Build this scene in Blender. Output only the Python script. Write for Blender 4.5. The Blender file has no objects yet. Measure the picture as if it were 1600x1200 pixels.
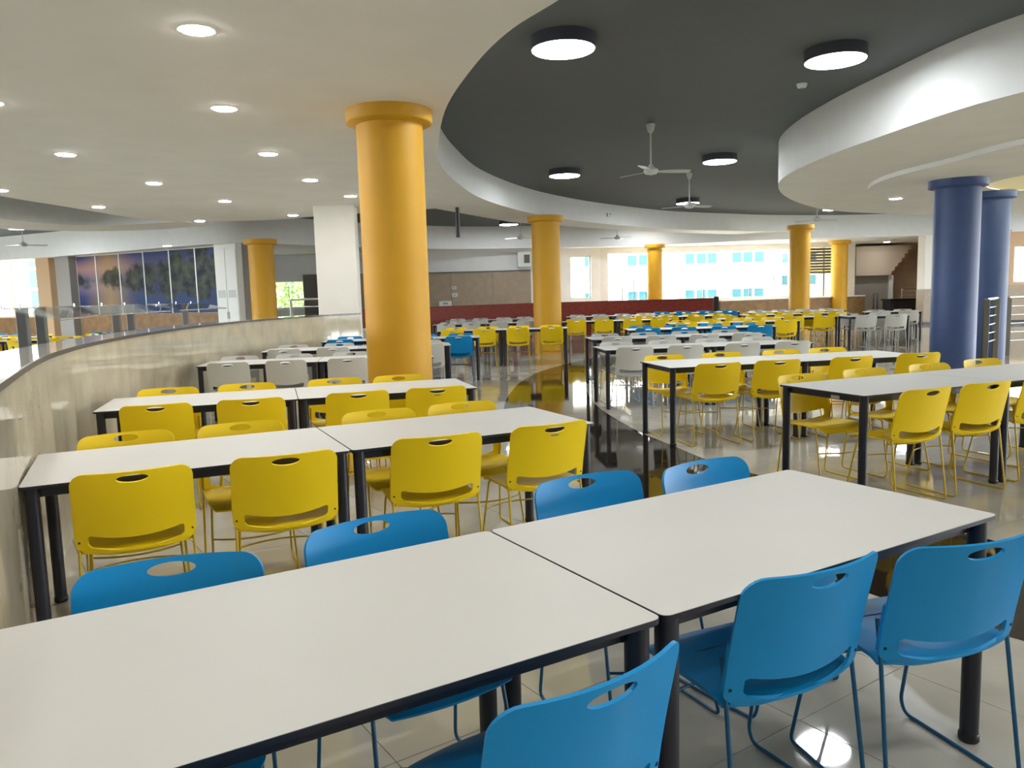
import bpy, math, random
from math import sin, cos, pi, atan2, hypot
from mathutils import Vector, Matrix, geometry

random.seed(7)
sc = bpy.context.scene
COL = sc.collection

# ------------------------------------------------------------------ camera
F, PITCH, ROLL, CH = 1223.95, 0.11346, -0.02845, 1.4716
cp, sp, cr, sr = cos(PITCH), sin(PITCH), cos(ROLL), sin(ROLL)
fwd = Vector((0, cp, -sp)); up0 = Vector((0, sp, cp)); rt0 = Vector((1, 0, 0))
rt = cr * rt0 + sr * up0; up = -sr * rt0 + cr * up0
cam_d = bpy.data.cameras.new('camera')
cam_d.sensor_width = 36.0; cam_d.lens = 36.0 * F / 1600.0
cam_d.clip_start = 0.05; cam_d.clip_end = 300
cam = bpy.data.objects.new('camera', cam_d); COL.objects.link(cam)
cam.matrix_world = Matrix((
    (rt.x, up.x, -fwd.x, 0), (rt.y, up.y, -fwd.y, 0), (rt.z, up.z, -fwd.z, CH), (0, 0, 0, 1)))
sc.camera = cam

# ------------------------------------------------------------------ world / exposure
w = bpy.data.worlds.new('sky'); sc.world = w; w.use_nodes = True
bg = w.node_tree.nodes['Background']
bg.inputs['Color'].default_value = (0.93, 0.97, 1.0, 1); bg.inputs['Strength'].default_value = 6.0
sc.view_settings.view_transform = 'Standard'; sc.view_settings.look = 'None'
sc.view_settings.gamma = 1.0; sc.view_settings.use_curve_mapping = False
sc.view_settings.exposure = 1.7
BIG_L, SMALL_L = 20.0, 50.0

# ------------------------------------------------------------------ materials
def lin(r, g, b):
    f = lambda c: ((c / 255 + 0.055) / 1.055) ** 2.4 if c > 10 else c / 255 / 12.92
    return (f(r), f(g), f(b), 1)

def mat(name, rgb, rough=0.5, metal=0.0, spec=0.5, var=0.0, scale=4.0, bump=0.0, bscale=60.0, coat=0.0):
    m = bpy.data.materials.new(name); m.use_nodes = True
    nt = m.node_tree; b = nt.nodes['Principled BSDF']
    c = rgb if len(rgb) == 4 else lin(*rgb)
    b.inputs['Base Color'].default_value = c
    b.inputs['Roughness'].default_value = rough; b.inputs['Metallic'].default_value = metal
    b.inputs['Specular IOR Level'].default_value = spec
    b.inputs['Coat Weight'].default_value = coat
    geo = nt.nodes.new('ShaderNodeNewGeometry')
    if var > 0:
        n = nt.nodes.new('ShaderNodeTexNoise'); n.inputs['Scale'].default_value = scale; n.inputs['Detail'].default_value = 4
        nt.links.new(geo.outputs['Position'], n.inputs['Vector'])
        r = nt.nodes.new('ShaderNodeValToRGB')
        r.color_ramp.elements[0].position = 0.3; r.color_ramp.elements[1].position = 0.7
        r.color_ramp.elements[0].color = tuple(x * (1 - var) for x in c[:3]) + (1,)
        r.color_ramp.elements[1].color = tuple(min(1, x * (1 + var)) for x in c[:3]) + (1,)
        nt.links.new(n.outputs['Fac'], r.inputs['Fac']); nt.links.new(r.outputs['Color'], b.inputs['Base Color'])
    if bump > 0:
        n2 = nt.nodes.new('ShaderNodeTexNoise'); n2.inputs['Scale'].default_value = bscale
        nt.links.new(geo.outputs['Position'], n2.inputs['Vector'])
        bp = nt.nodes.new('ShaderNodeBump'); bp.inputs['Strength'].default_value = bump; bp.inputs['Distance'].default_value = 0.01
        nt.links.new(n2.outputs['Fac'], bp.inputs['Height']); nt.links.new(bp.outputs['Normal'], b.inputs['Normal'])
    return m

def emit(name, rgb, s):
    m = bpy.data.materials.new(name); m.use_nodes = True
    b = m.node_tree.nodes['Principled BSDF']
    b.inputs['Base Color'].default_value = (0.8, 0.8, 0.8, 1)
    b.inputs['Emission Color'].default_value = rgb; b.inputs['Emission Strength'].default_value = s
    return m

def glass(name, tint=(0.93, 0.97, 0.96), gloss=0.05):
    m = bpy.data.materials.new(name); m.use_nodes = True
    nt = m.node_tree; nt.nodes.clear()
    o = nt.nodes.new('ShaderNodeOutputMaterial'); mx = nt.nodes.new('ShaderNodeMixShader')
    t = nt.nodes.new('ShaderNodeBsdfTransparent'); t.inputs['Color'].default_value = tint + (1,)
    g = nt.nodes.new('ShaderNodeBsdfGlossy'); g.inputs['Roughness'].default_value = 0.03
    fr = nt.nodes.new('ShaderNodeLayerWeight'); fr.inputs['Blend'].default_value = gloss * 2
    mu = nt.nodes.new('ShaderNodeMath'); mu.operation = 'MULTIPLY'; mu.inputs[1].default_value = 0.4
    nt.links.new(fr.outputs['Fresnel'], mu.inputs[0]); nt.links.new(mu.outputs[0], mx.inputs['Fac'])
    nt.links.new(t.outputs[0], mx.inputs[1]); nt.links.new(g.outputs[0], mx.inputs[2]); nt.links.new(mx.outputs[0], o.inputs[0])
    return m

M = {}
M['white'] = mat('white paint', (238, 235, 226), 0.75, var=0.03, scale=1.5)
M['dark'] = mat('dark grey ceiling paint', (98, 103, 104), 0.8, var=0.03, scale=2)
M['fascia'] = mat('fascia paint', (226, 228, 227), 0.7, var=0.02)
M['yellow'] = mat('yellow polypropylene', (250, 214, 12), 0.45, spec=0.4, bump=0.04, bscale=350)
M['blue'] = mat('blue polypropylene', (0, 142, 208), 0.42, spec=0.35, bump=0.04, bscale=350)
M['grey'] = mat('pale grey polypropylene', (205, 205, 198), 0.42, bump=0.04, bscale=350)
M['ywire'] = mat('yellow wire', (206, 174, 30), 0.35)
M['bwire'] = mat('blue wire', (8, 88, 130), 0.35)
M['gwire'] = mat('grey wire', (196, 196, 190), 0.35)
M['laminate'] = mat('white laminate', (211, 210, 205), 0.5, spec=0.35, var=0.012, scale=3)
M['char'] = mat('charcoal powder coat', (32, 34, 44), 0.42, bump=0.03, bscale=500)
M['foot'] = mat('black foot plastic', (26, 26, 28), 0.5)
M['screw'] = mat('dark screw', (30, 32, 36), 0.4, metal=0.5)
M['ycol'] = mat('yellow column paint', (206, 154, 22), 0.55, var=0.03, scale=3)
M['bcol'] = mat('blue column paint', (58, 80, 128), 0.5, var=0.05, scale=5)
M['steel'] = mat('stainless steel', (190, 190, 188), 0.22, metal=1.0)
M['post'] = mat('grey steel post', (104, 104, 102), 0.5, metal=0.2)
M['olive'] = mat('brushed dark steel post', (84, 82, 72), 0.4, metal=0.6)
M['marble'] = mat('beige marble', (192, 182, 158), 0.05, spec=0.55, var=0.12, scale=3.5)
M['brown'] = mat('brown marble', (132, 100, 62), 0.5, spec=0.25, var=0.2, scale=5)
M['stairm'] = mat('light brown marble', (192, 170, 146), 0.3, var=0.1, scale=4)
M['redgran'] = mat('red granite', (130, 52, 40), 0.5, spec=0.2, var=0.2, scale=16)
M['beige'] = mat('beige wall panel', (160, 144, 124), 0.4, var=0.08, scale=5)
M['granite'] = mat('grey granite ledge', (206, 203, 196), 0.06, spec=0.7, var=0.1, scale=25)
M['edge'] = mat('dark ledge edge', (58, 52, 48), 0.25)
M['tan'] = mat('tan paint', (196, 164, 128), 0.7)
M['greywall'] = mat('grey wall paint', (150, 146, 142), 0.7)
M['dgrey'] = mat('dark grey panel', (98, 94, 88), 0.6)
M['offw'] = mat('off white enamel', (216, 220, 216), 0.45)
M['vent'] = mat('grey vent', (150, 156, 156), 0.5)
M['black'] = mat('black enamel', (18, 18, 20), 0.4)
M['fan'] = mat('white fan enamel', (206, 208, 204), 0.4)
M['rim'] = mat('lamp rim', (70, 72, 84), 0.5)
M['bigl'] = emit('lamp diffuser', (0.93, 0.97, 1, 1), BIG_L)
M['smalll'] = emit('downlight diffuser', (1, 0.98, 0.95, 1), SMALL_L)
M['glass'] = glass('clear glass')
M['cream'] = mat('cream paint', (236, 222, 164), 0.7)
M['extw'] = mat('white render outside', (232, 226, 214), 0.8)
M['exty'] = mat('yellow render outside', (226, 200, 120), 0.8)
M['extt'] = mat('tan render outside', (210, 176, 146), 0.8)
M['teal'] = mat('teal window glass', (36, 76, 84), 0.1)
M['asphalt'] = mat('ground outside', (150, 148, 140), 0.9)
M['sticker'] = mat('white sticker', (222, 222, 216), 0.5)
M['leaf'] = mat('green leaves', (128, 160, 84), 0.6, var=0.3, scale=3)
M['bark'] = mat('bark', (90, 74, 58), 0.9)
M['mark'] = mat('grey marking', (150, 134, 90), 0.5)
M['band'] = mat('dark granite band', (36, 30, 24), 0.05, spec=0.28, var=0.25, scale=30, bump=0.02, bscale=3)

GA = math.radians(34.0); TILE = 0.61
def floor_mat(grid):
    m = bpy.data.materials.new('polished tile' if not grid else 'polished tile floor'); m.use_nodes = True
    nt = m.node_tree; b = nt.nodes['Principled BSDF']
    geo = nt.nodes.new('ShaderNodeNewGeometry')
    n = nt.nodes.new('ShaderNodeTexNoise'); n.inputs['Scale'].default_value = 2.2; n.inputs['Detail'].default_value = 6
    nt.links.new(geo.outputs['Position'], n.inputs['Vector'])
    r = nt.nodes.new('ShaderNodeValToRGB')
    r.color_ramp.elements[0].position = 0.3; r.color_ramp.elements[1].position = 0.72
    r.color_ramp.elements[0].color = lin(176, 172, 160); r.color_ramp.elements[1].color = lin(194, 190, 178)
    nt.links.new(n.outputs['Fac'], r.inputs['Fac'])
    if grid:
        mp = nt.nodes.new('ShaderNodeMapping'); mp.vector_type = 'TEXTURE'
        mp.inputs['Rotation'].default_value = (0, 0, GA)
        bk = nt.nodes.new('ShaderNodeTexBrick'); bk.offset = 0; bk.squash = 1
        bk.inputs['Scale'].default_value = 1; bk.inputs['Mortar Size'].default_value = 0.004
        bk.inputs['Brick Width'].default_value = TILE; bk.inputs['Row Height'].default_value = TILE
        bk.inputs['Mortar'].default_value = lin(110, 104, 92)
        nt.links.new(geo.outputs['Position'], mp.inputs['Vector']); nt.links.new(mp.outputs[0], bk.inputs['Vector'])
        nt.links.new(r.outputs[0], bk.inputs['Color1']); nt.links.new(r.outputs[0], bk.inputs['Color2'])
        nt.links.new(bk.outputs['Color'], b.inputs['Base Color'])
    else:
        nt.links.new(r.outputs[0], b.inputs['Base Color'])
    b.inputs['Roughness'].default_value = 0.035; b.inputs['Specular IOR Level'].default_value = 0.62
    n2 = nt.nodes.new('ShaderNodeTexNoise'); n2.inputs['Scale'].default_value = 2.5
    nt.links.new(geo.outputs['Position'], n2.inputs['Vector'])
    bp = nt.nodes.new('ShaderNodeBump'); bp.inputs['Strength'].default_value = 0.05; bp.inputs['Distance'].default_value = 0.02
    nt.links.new(n2.outputs['Fac'], bp.inputs['Height']); nt.links.new(bp.outputs['Normal'], b.inputs['Normal'])
    return m
M['tile'] = floor_mat(False); M['tilefloor'] = floor_mat(True)
M['grout'] = mat('tile grout', (92, 86, 74), 0.9)

def mural_mat():
    # a printed evening lake: sky, far bank of trees, water; u runs along the wall
    m = bpy.data.materials.new('printed lake landscape'); m.use_nodes = True
    nt = m.node_tree; b = nt.nodes['Principled BSDF']; L = nt.links.new
    geo = nt.nodes.new('ShaderNodeNewGeometry'); sep = nt.nodes.new('ShaderNodeSeparateXYZ'); L(geo.outputs['Position'], sep.inputs[0])
    def mth(op, a, bb):
        x = nt.nodes.new('ShaderNodeMath'); x.operation = op
        for i, v in enumerate((a, bb)):
            if isinstance(v, (int, float)): x.inputs[i].default_value = v
            else: L(v, x.inputs[i])
        return x.outputs[0]
    u = mth('DIVIDE', mth('ADD', sep.outputs['X'], 14.12), 5.82)     # 0..1
    v = mth('DIVIDE', mth('SUBTRACT', sep.outputs['Z'], 1.21), 1.88)   # 0..1
    ramp = nt.nodes.new('ShaderNodeValToRGB'); L(v, ramp.inputs['Fac'])
    e = ramp.color_ramp.elements
    e[0].position = 0.0; e[0].color = lin(16, 22, 60); e[1].position = 1.0; e[1].color = lin(40, 52, 112)
    for p_, c_ in ((0.3, (40, 56, 104)), (0.46, (112, 100, 130)), (0.6, (78, 84, 126)), (0.78, (160, 122, 118))):
        x = e.new(p_); x.color = lin(*c_)
    warm = nt.nodes.new('ShaderNodeMix'); warm.data_type = 'RGBA'
    wf = mth('MULTIPLY', mth('SUBTRACT', 1, mth('MINIMUM', 1, mth('MULTIPLY', mth('ABSOLUTE', mth('SUBTRACT', u, 0.24), 0), 5))), 0.8)
    L(wf, warm.inputs[0]); L(ramp.outputs[0], warm.inputs[6]); warm.inputs[7].default_value = lin(160, 132, 86)
    cool = nt.nodes.new('ShaderNodeMix'); cool.data_type = 'RGBA'
    L(mth('MINIMUM', 0.85, mth('MAXIMUM', 0, mth('MULTIPLY', mth('SUBTRACT', u, 0.3), 4))), cool.inputs[0])
    L(warm.outputs[2], cool.inputs[6]); cool.inputs[7].default_value = lin(38, 62, 104)
    cmb = nt.nodes.new('ShaderNodeCombineXYZ'); L(mth('MULTIPLY', u, 5.0), cmb.inputs[0]); L(mth('MULTIPLY', v, 1.5), cmb.inputs[1])
    n1 = nt.nodes.new('ShaderNodeTexNoise'); n1.inputs['Scale'].default_value = 1.6; n1.inputs['Detail'].default_value = 7; L(cmb.outputs[0], n1.inputs['Vector'])
    bank = mth('SUBTRACT', 0.16, mth('ABSOLUTE', mth('SUBTRACT', v, 0.58), 0))
    tree = mth('ADD', mth('ADD', n1.outputs['Fac'], mth('MULTIPLY', bank, 0.9)), mth('MULTIPLY', u, 0.3))
    tr = nt.nodes.new('ShaderNodeValToRGB'); L(tree, tr.inputs['Fac'])
    tr.color_ramp.elements[0].position = 0.56; tr.color_ramp.elements[0].color = (0, 0, 0, 1)
    tr.color_ramp.elements[1].position = 0.66; tr.color_ramp.elements[1].color = (0.92, 0.92, 0.92, 1)
    n2 = nt.nodes.new('ShaderNodeTexNoise'); n2.inputs['Scale'].default_value = 4; n2.inputs['Detail'].default_value = 8; L(cmb.outputs[0], n2.inputs['Vector'])
    gr = nt.nodes.new('ShaderNodeValToRGB'); L(n2.outputs['Fac'], gr.inputs['Fac'])
    gr.color_ramp.elements[0].position = 0.38; gr.color_ramp.elements[0].color = lin(14, 20, 22)
    gr.color_ramp.elements[1].position = 0.72; gr.color_ramp.elements[1].color = lin(74, 82, 62)
    mx = nt.nodes.new('ShaderNodeMix'); mx.data_type = 'RGBA'
    L(tr.outputs[0], mx.inputs[0]); L(cool.outputs[2], mx.inputs[6]); L(gr.outputs[0], mx.inputs[7])
    L(mx.outputs[2], b.inputs['Base Color']); b.inputs['Roughness'].default_value = 0.55; b.inputs['Specular IOR Level'].default_value = 0.2
    return m
M['mural'] = mural_mat()

# ------------------------------------------------------------------ mesh helpers
class MB:
    def __init__(s): s.v = []; s.f = []; s.m = []; s.sm = []; s.auto = False
    def add(s, vs, fs, mi=0, smooth=False):
        o = len(s.v); s.v += [tuple(v) for v in vs]
        for f in fs:
            s.f.append(tuple(i + o for i in f)); s.m.append(mi); s.sm.append(smooth)
        return o
    def box(s, c, d, mi=0, rz=0, mtx=None):
        x, y, z = d[0] / 2, d[1] / 2, d[2] / 2
        vs = [(a * x, b * y, e * z) for e in (-1, 1) for b in (-1, 1) for a in (-1, 1)]
        if mtx is not None: vs = [mtx @ Vector(v) for v in vs]
        if rz: vs = [(v[0] * cos(rz) - v[1] * sin(rz), v[0] * sin(rz) + v[1] * cos(rz), v[2]) for v in vs]
        vs = [(v[0] + c[0], v[1] + c[1], v[2] + c[2]) for v in vs]
        s.add(vs, [(0, 2, 3, 1), (4, 5, 7, 6), (0, 1, 5, 4), (1, 3, 7, 5), (3, 2, 6, 7), (2, 0, 4, 6)], mi)
        return s
    def bbox(s, c, d, bev=0.005, mi=0, rz=0):
        # a box whose vertical and top/bottom edges are chamfered
        x, y, z = d[0] / 2, d[1] / 2, d[2] / 2; b = min(bev, x * .45, y * .45, z * .45)
        def ring(e, k):
            X, Y = x - k, y - k
            q = [(X - b, -Y), (X, -Y + b), (X, Y - b), (X - b, Y), (-X + b, Y), (-X, Y - b), (-X, -Y + b), (-X + b, -Y)]
            return [(a * cos(rz) - bb * sin(rz) + c[0], a * sin(rz) + bb * cos(rz) + c[1], e + c[2]) for a, bb in q]
        vs = ring(-z, b) + ring(-z + b, 0) + ring(z - b, 0) + ring(z, b)
        fs = [tuple(range(7, -1, -1)), tuple(range(24, 32))]
        for k in range(3):
            for i in range(8):
                j = (i + 1) % 8; fs.append((k * 8 + i, k * 8 + j, k * 8 + 8 + j, k * 8 + 8 + i))
        s.add(vs, fs, mi); return s
    def lathe(s, prof, n=24, c=(0, 0, 0), mi=0, smooth=True):
        vs = []
        for r, z in prof:
            for i in range(n):
                a = 2 * pi * i / n; vs.append((c[0] + r * cos(a), c[1] + r * sin(a), c[2] + z))
        fs = []
        for k in range(len(prof) - 1):
            for i in range(n):
                j = (i + 1) % n; fs.append((k * n + i, k * n + j, (k + 1) * n + j, (k + 1) * n + i))
        o = s.add(vs, fs, mi, smooth)
        s.add([vs[i] for i in range(n)], [tuple(range(n - 1, -1, -1))], mi)
        s.add([vs[(len(prof) - 1) * n + i] for i in range(n)], [tuple(range(n))], mi)
        return s
    def tube(s, pts, r, n=8, mi=0, fillet=0.0, seg=4, closed=False):
        P = [Vector(p) for p in pts]
        if fillet > 0:
            Q = [P[0]]
            for i in range(1, len(P) - 1):
                a, b_, c_ = P[i - 1], P[i], P[i + 1]
                d1, d2 = (a - b_), (c_ - b_)
                t = min(fillet, d1.length * .45, d2.length * .45)
                p1, p2 = b_ + d1.normalized() * t, b_ + d2.normalized() * t
                for k in range(seg + 1):
                    q = k / seg; Q.append((1 - q) ** 2 * p1 + 2 * q * (1 - q) * b_ + q * q * p2)
            Q.append(P[-1]); P = Q
        T = []
        for i in range(len(P)):
            t = P[min(i + 1, len(P) - 1)] - P[max(i - 1, 0)]; T.append(t.normalized())
        nrm = T[0].orthogonal().normalized(); vs = []
        for i in range(len(P)):
            nrm = (nrm - T[i] * nrm.dot(T[i])).normalized(); bn = T[i].cross(nrm)
            for k in range(n):
                a = 2 * pi * k / n; vs.append(P[i] + r * (cos(a) * nrm + sin(a) * bn))
        fs = []
        for i in range(len(P) - 1):
            for k in range(n):
                j = (k + 1) % n; fs.append((i * n + k, i * n + j, (i + 1) * n + j, (i + 1) * n + k))
        s.add(vs, fs, mi, True)
        s.add(vs[:n], [tuple(range(n - 1, -1, -1))], mi); s.add(vs[-n:], [tuple(range(n))], mi)
        return s
    def poly(s, loops, z0, z1, mi=0, mside=None, mtop=None):
        # plan polygon (first loop outline, others holes) extruded from z0 to z1
        mside = mi if mside is None else mside; mtop = mi if mtop is None else mtop
        flat = [p for l in loops for p in l]
        tri = geometry.tessellate_polygon([[Vector((p[0], p[1], 0)) for p in l] for l in loops])
        def area(a, b_, c_): return (b_[0] - a[0]) * (c_[1] - a[1]) - (b_[1] - a[1]) * (c_[0] - a[0])
        tri = [t if area(*(flat[i] for i in t)) > 0 else (t[0], t[2], t[1]) for t in tri]
        s.add([(p[0], p[1], z0) for p in flat], [(t[0], t[2], t[1]) for t in tri], mi)
        s.add([(p[0], p[1], z1) for p in flat], tri, mtop)
        for li, l in enumerate(loops):
            A = sum(l[i][0] * l[(i + 1) % len(l)][1] - l[(i + 1) % len(l)][0] * l[i][1] for i in range(len(l)))
            ccw = (A > 0) == (li == 0)
            n = len(l); vs = [(p[0], p[1], z0) for p in l] + [(p[0], p[1], z1) for p in l]
            fs = [(i, (i + 1) % n, n + (i + 1) % n, n + i) if ccw else (i, n + i, n + (i + 1) % n, (i + 1) % n) for i in range(n)]
            s.add(vs, fs, mside, len(l) > 8); s.auto = True
        return s
    def mesh(s, name, mats):
        me = bpy.data.meshes.new(name); me.from_pydata(s.v, [], s.f)
        for m in (mats if isinstance(mats, (list, tuple)) else [mats]): me.materials.append(m)
        me.polygons.foreach_set('material_index', s.m); me.polygons.foreach_set('use_smooth', s.sm)
        me.update()
        if s.auto: me.set_sharp_from_angle(angle=math.radians(32))
        return me
    def obj(s, name, mats, parent=None, loc=(0, 0, 0), rz=0):
        return link(name, s.mesh(name, mats), parent, loc, rz)

def link(name, data, parent=None, loc=(0, 0, 0), rz=0):
    o = bpy.data.objects.new(name, data); COL.objects.link(o)
    o.location = loc; o.rotation_euler = (0, 0, rz)
    if parent: o.parent = parent
    return o
def tag(o, label=None, cat=None, group=None, kind=None):
    if label: o['label'] = label
    if cat: o['category'] = cat
    if group: o['group'] = group
    if kind: o['kind'] = kind
    return o
def empty(name, loc, rz, label, cat, group=None, kind=None):
    return tag(link(name, None, None, loc, rz), label, cat, group, kind)

def sheet(mb, verts, tris, th, mi=0):
    # thin shell: offset both ways along averaged normals and close the rim
    V = [Vector(v) for v in verts]; N = [Vector((0, 0, 0)) for _ in V]
    for t in tris:
        n = (V[t[1]] - V[t[0]]).cross(V[t[2]] - V[t[0]])
        for i in t: N[i] += n
    for n in N: n.normalize()
    k = len(V)
    mb.add([v + n * th / 2 for v, n in zip(V, N)], tris, mi, True)
    mb.add([v - n * th / 2 for v, n in zip(V, N)], [tuple(reversed(t)) for t in tris], mi, True)
    cnt = {}
    for t in tris:
        for a, b_ in zip(t, t[1:] + t[:1]): cnt[(a, b_)] = 1
    rim = [(a, b_) for a, b_ in cnt if (b_, a) not in cnt]
    vs = []; fs = []
    for a, b_ in rim:
        o = len(vs); vs += [V[a] + N[a] * th / 2, V[b_] + N[b_] * th / 2, V[b_] - N[b_] * th / 2, V[a] - N[a] * th / 2]
        fs.append((o + 3, o + 2, o + 1, o))
    mb.add(vs, fs, mi, False)

def smooth(pts, n=5):
    out = []
    P = [pts[0]] + list(pts) + [pts[-1]]
    for i in range(1, len(P) - 2):
        a, b_, c_, d = (Vector((q[0], q[1], 0)) for q in P[i - 1:i + 3])
        for k in range(n):
            t = k / n
            q = 0.5 * ((2 * b_) + (-a + c_) * t + (2 * a - 5 * b_ + 4 * c_ - d) * t * t + (-a + 3 * b_ - 3 * c_ + d) * t ** 3)
            out.append((q.x, q.y))
    out.append((pts[-1][0], pts[-1][1])); return out

def offset(pts, d):
    out = []
    for i in range(len(pts)):
        a = pts[max(i - 1, 0)]; b_ = pts[min(i + 1, len(pts) - 1)]
        tx, ty = b_[0] - a[0], b_[1] - a[1]; l = hypot(tx, ty) or 1
        out.append((pts[i][0] - ty / l * d, pts[i][1] + tx / l * d))
    return out

def ribbon(name, pts, d0, d1, z0, z1, mats, parent=None, mi=0):
    mb = MB(); mb.poly([offset(pts, d0) + offset(pts, d1)[::-1]], z0, z1, mi); return mb.obj(name, mats, parent)

# ------------------------------------------------------------------ floor
cg, sg = cos(GA), sin(GA)
def uv2xy(u, v): return (u * cg - v * sg, u * sg + v * cg)
U0, NU, V0, NV = 0.98 - 2 * TILE, 16, 1.563 - 4 * TILE, 18
ZU = (U0, U0 + NU * TILE); ZV = (V0, V0 + NV * TILE)
zone = [uv2xy(ZU[0], ZV[0]), uv2xy(ZU[1], ZV[0]), uv2xy(ZU[1], ZV[1]), uv2xy(ZU[0], ZV[1])]
mb = MB(); mb.poly([[(-26.2, -7.8), (28.2, -7.8), (28.2, 25.9), (16.75, 27.45), (17.7, 33.5), (13.9, 33.5), (13.3, 30.8), (3.4, 30.1), (.9, 29.3), (-10, 28.8), (-26.2, 32.6)], zone], -0.2, 0.0)
mb.poly([zone], -0.2, -0.006, 1)
floor = tag(mb.obj('floor', [M['tilefloor'], M['grout']]), 'polished beige tile floor of the dining hall', 'floor', kind='structure')
tb = MB(); g = TILE / 2 - 0.0012
tb.add([(-g, -g, -0.0055), (g, -g, -0.0055), (g, g, -0.0055), (-g, g, -0.0055), (-g, -g, -0.0008), (g, -g, -0.0008), (g, g, -0.0008), (-g, g, -0.0008),
        (-g + .0012, -g + .0012, 0), (g - .0012, -g + .0012, 0), (g - .0012, g - .0012, 0), (-g + .0012, g - .0012, 0)],
       [(8, 9, 10, 11)] + [(i, (i + 1) % 4, 4 + (i + 1) % 4, 4 + i) for i in range(4)] + [(4 + i, 4 + (i + 1) % 4, 8 + (i + 1) % 4, 8 + i) for i in range(4)])
tile_me = tb.mesh('tile', M['tile'])
for i in range(NU):
    for j in range(NV):
        x, y = uv2xy(U0 + (i + .5) * TILE, V0 + (j + .5) * TILE)
        link('tile', tile_me, floor, (x, y, 0), GA)
bandL = smooth([(6.5, 0.0), (4.2, 1.2), (2.9, 2.15), (2.07, 3.07), (1.68, 3.62), (1.0, 4.8), (0.5, 6.0), (0.12, 7.6), (-0.08, 9.2), (-0.11, 10.4), (-0.02, 11.8), (0.17, 13.3), (0.5, 14.7), (0.95, 15.9), (1.6, 17.2), (2.5, 18.4), (3.6, 19.4)])
bandR = smooth([(4.6, 19.4), (3.2, 18.0), (2.2, 16.2), (1.55, 14.3), (1.2, 12.6), (1.1, 11.2), (1.1, 10.1), (1.19, 9.1), (1.33, 8.1), (1.5, 7.4), (1.68, 6.66), (1.95, 6.0), (2.35, 5.1), (2.74, 4.3), (3.6, 3.2), (5.0, 2.0), (7.2, 0.8)])
mb = MB(); mb.poly([bandL + bandR], -0.004, 0.0012)
tag(mb.obj('floor_band', M['band']), 'curved dark granite band inlaid in the floor between the table blocks', 'floor inlay', kind='structure')

# ------------------------------------------------------------------ ceilings
ZD, ZW, ZO, ZB = 3.9, 3.35, 3.12, 3.2
HALL = [(-26.2, -7.8), (28.2, -7.8), (28.2, 25.9), (16.75, 27.45), (17.7, 33.5), (13.9, 33.5), (13.3, 30.8), (3.4, 30.1), (.9, 29.3), (-10.8, 28.6), (-10.8, 28.2), (-7.5, 22.75), (-25.5, 32.1), (-26.2, 32.6)]
mb = MB(); mb.poly([HALL], ZD, ZD + .2)
tag(mb.obj('ceiling', M['dark']), 'dark grey upper ceiling with fans and round lamps', 'ceiling', kind='structure')
E1 = [(15, -7.5), (10, -0.6), (6, 0.8), (3.5, 1.8), (2, 2.95), (1, 4.2), (.37, 5.3), (.03, 5.92), (-.27, 6.82), (-.6, 8.22), (-.85, 10.2), (-.93, 11.5), (-.83, 13.2), (-.48, 15.6), (.42, 18.3),
      (1.65, 20.6), (3.15, 22.6), (5.05, 24.6), (7.1, 25.9), (9.5, 27.1), (14.6, 28.1), (26, 28.4)]
E2a = [(26, 29.4), (14, 29.4), (8.6, 28.3), (4.4, 25.4), (1.97, 22.9), (.12, 20.8), (-1.54, 17.1)]
E2b = [(-1.54, 17.1), (-3.5, 17.7), (-4.36, 18.0), (-5.4, 18.5), (-6.9, 18.4), (-7.8, 18.0), (-8.1, 17), (-8.3, 14.9), (-8.45, 13.4), (-8.6, 9), (-8.6, -7.5)]
mb = MB(); mb.poly([smooth(E1, 6) + E2a + smooth(E2b, 4)[1:]], ZW, ZD + .02, 0, mside=1, mtop=0)
tag(mb.obj('ceiling_soffit', [M['white'], M['fascia']]), 'large white dropped ceiling above the counter and nearest tables', 'ceiling', kind='structure')
S2i = smooth([(-11.2, -7.5), (-11.1, 10), (-10.75, 15), (-10.6, 16.4), (-10.4, 17.6), (-9.8, 18.5), (-8.7, 18.6), (-7.6, 18.3)], 5)
S2o = smooth([(-7.0, 19.0), (-8.6, 20.0), (-10.6, 19.9), (-12.0, 18.6), (-12.4, 16.2), (-12.6, 10), (-12.6, -7.5)], 5)
mb = MB(); mb.poly([S2i + S2o], ZW, ZD + .02, 0, mside=1)
tag(mb.obj('ceiling_beam', [M['white'], M['fascia']]), 'curved white ceiling beam beyond the white dropped ceiling', 'ceiling beam', kind='structure')
O = smooth([(-30, 34), (-26.2, 31.6), (-16.8, 26.75), (-14.3, 25.5), (-11.5, 24.0), (-8.8, 22.5), (-7.4, 22.3), (-6.4, 23.3), (-5.2, 25.0), (-3.6, 26.6), (-1.5, 28.0), (1, 28.5), (3, 28.9), (5.5, 28.8), (7.5, 28.2), (9.2, 27.6), (14, 27.7), (18.0, 26.9), (19, 26.8)], 5)
mb = MB(); mb.poly([O[5:-1] + HALL[3:-1]], ZO, ZD + .02, 0, mside=1)
tag(mb.obj('ceiling_edge_soffit', [M['white'], M['fascia']]), 'white outer ceiling ring over the windows and far walls', 'ceiling', kind='structure')
S4 = smooth([(20, 0.5), (9.5, 2.6), (6.6, 4.4), (5.45, 6.1), (4.8, 7.5), (4.56, 8.3), (4.43, 9.4), (4.32, 10.6), (4.33, 12.0), (4.56, 13.4), (5.23, 15.1), (6.27, 16.9), (7.55, 18.5), (9.03, 19.5), (10.81, 20.3), (14, 20.9), (24, 21)], 6)
hole = [(9.9 + 1.7 * cos(a * pi / 24), 13.2 + 1.7 * sin(a * pi / 24)) for a in range(48)]
mb = MB(); mb.poly([S4, hole], ZB, ZD + .02, 0, mside=1)
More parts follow.
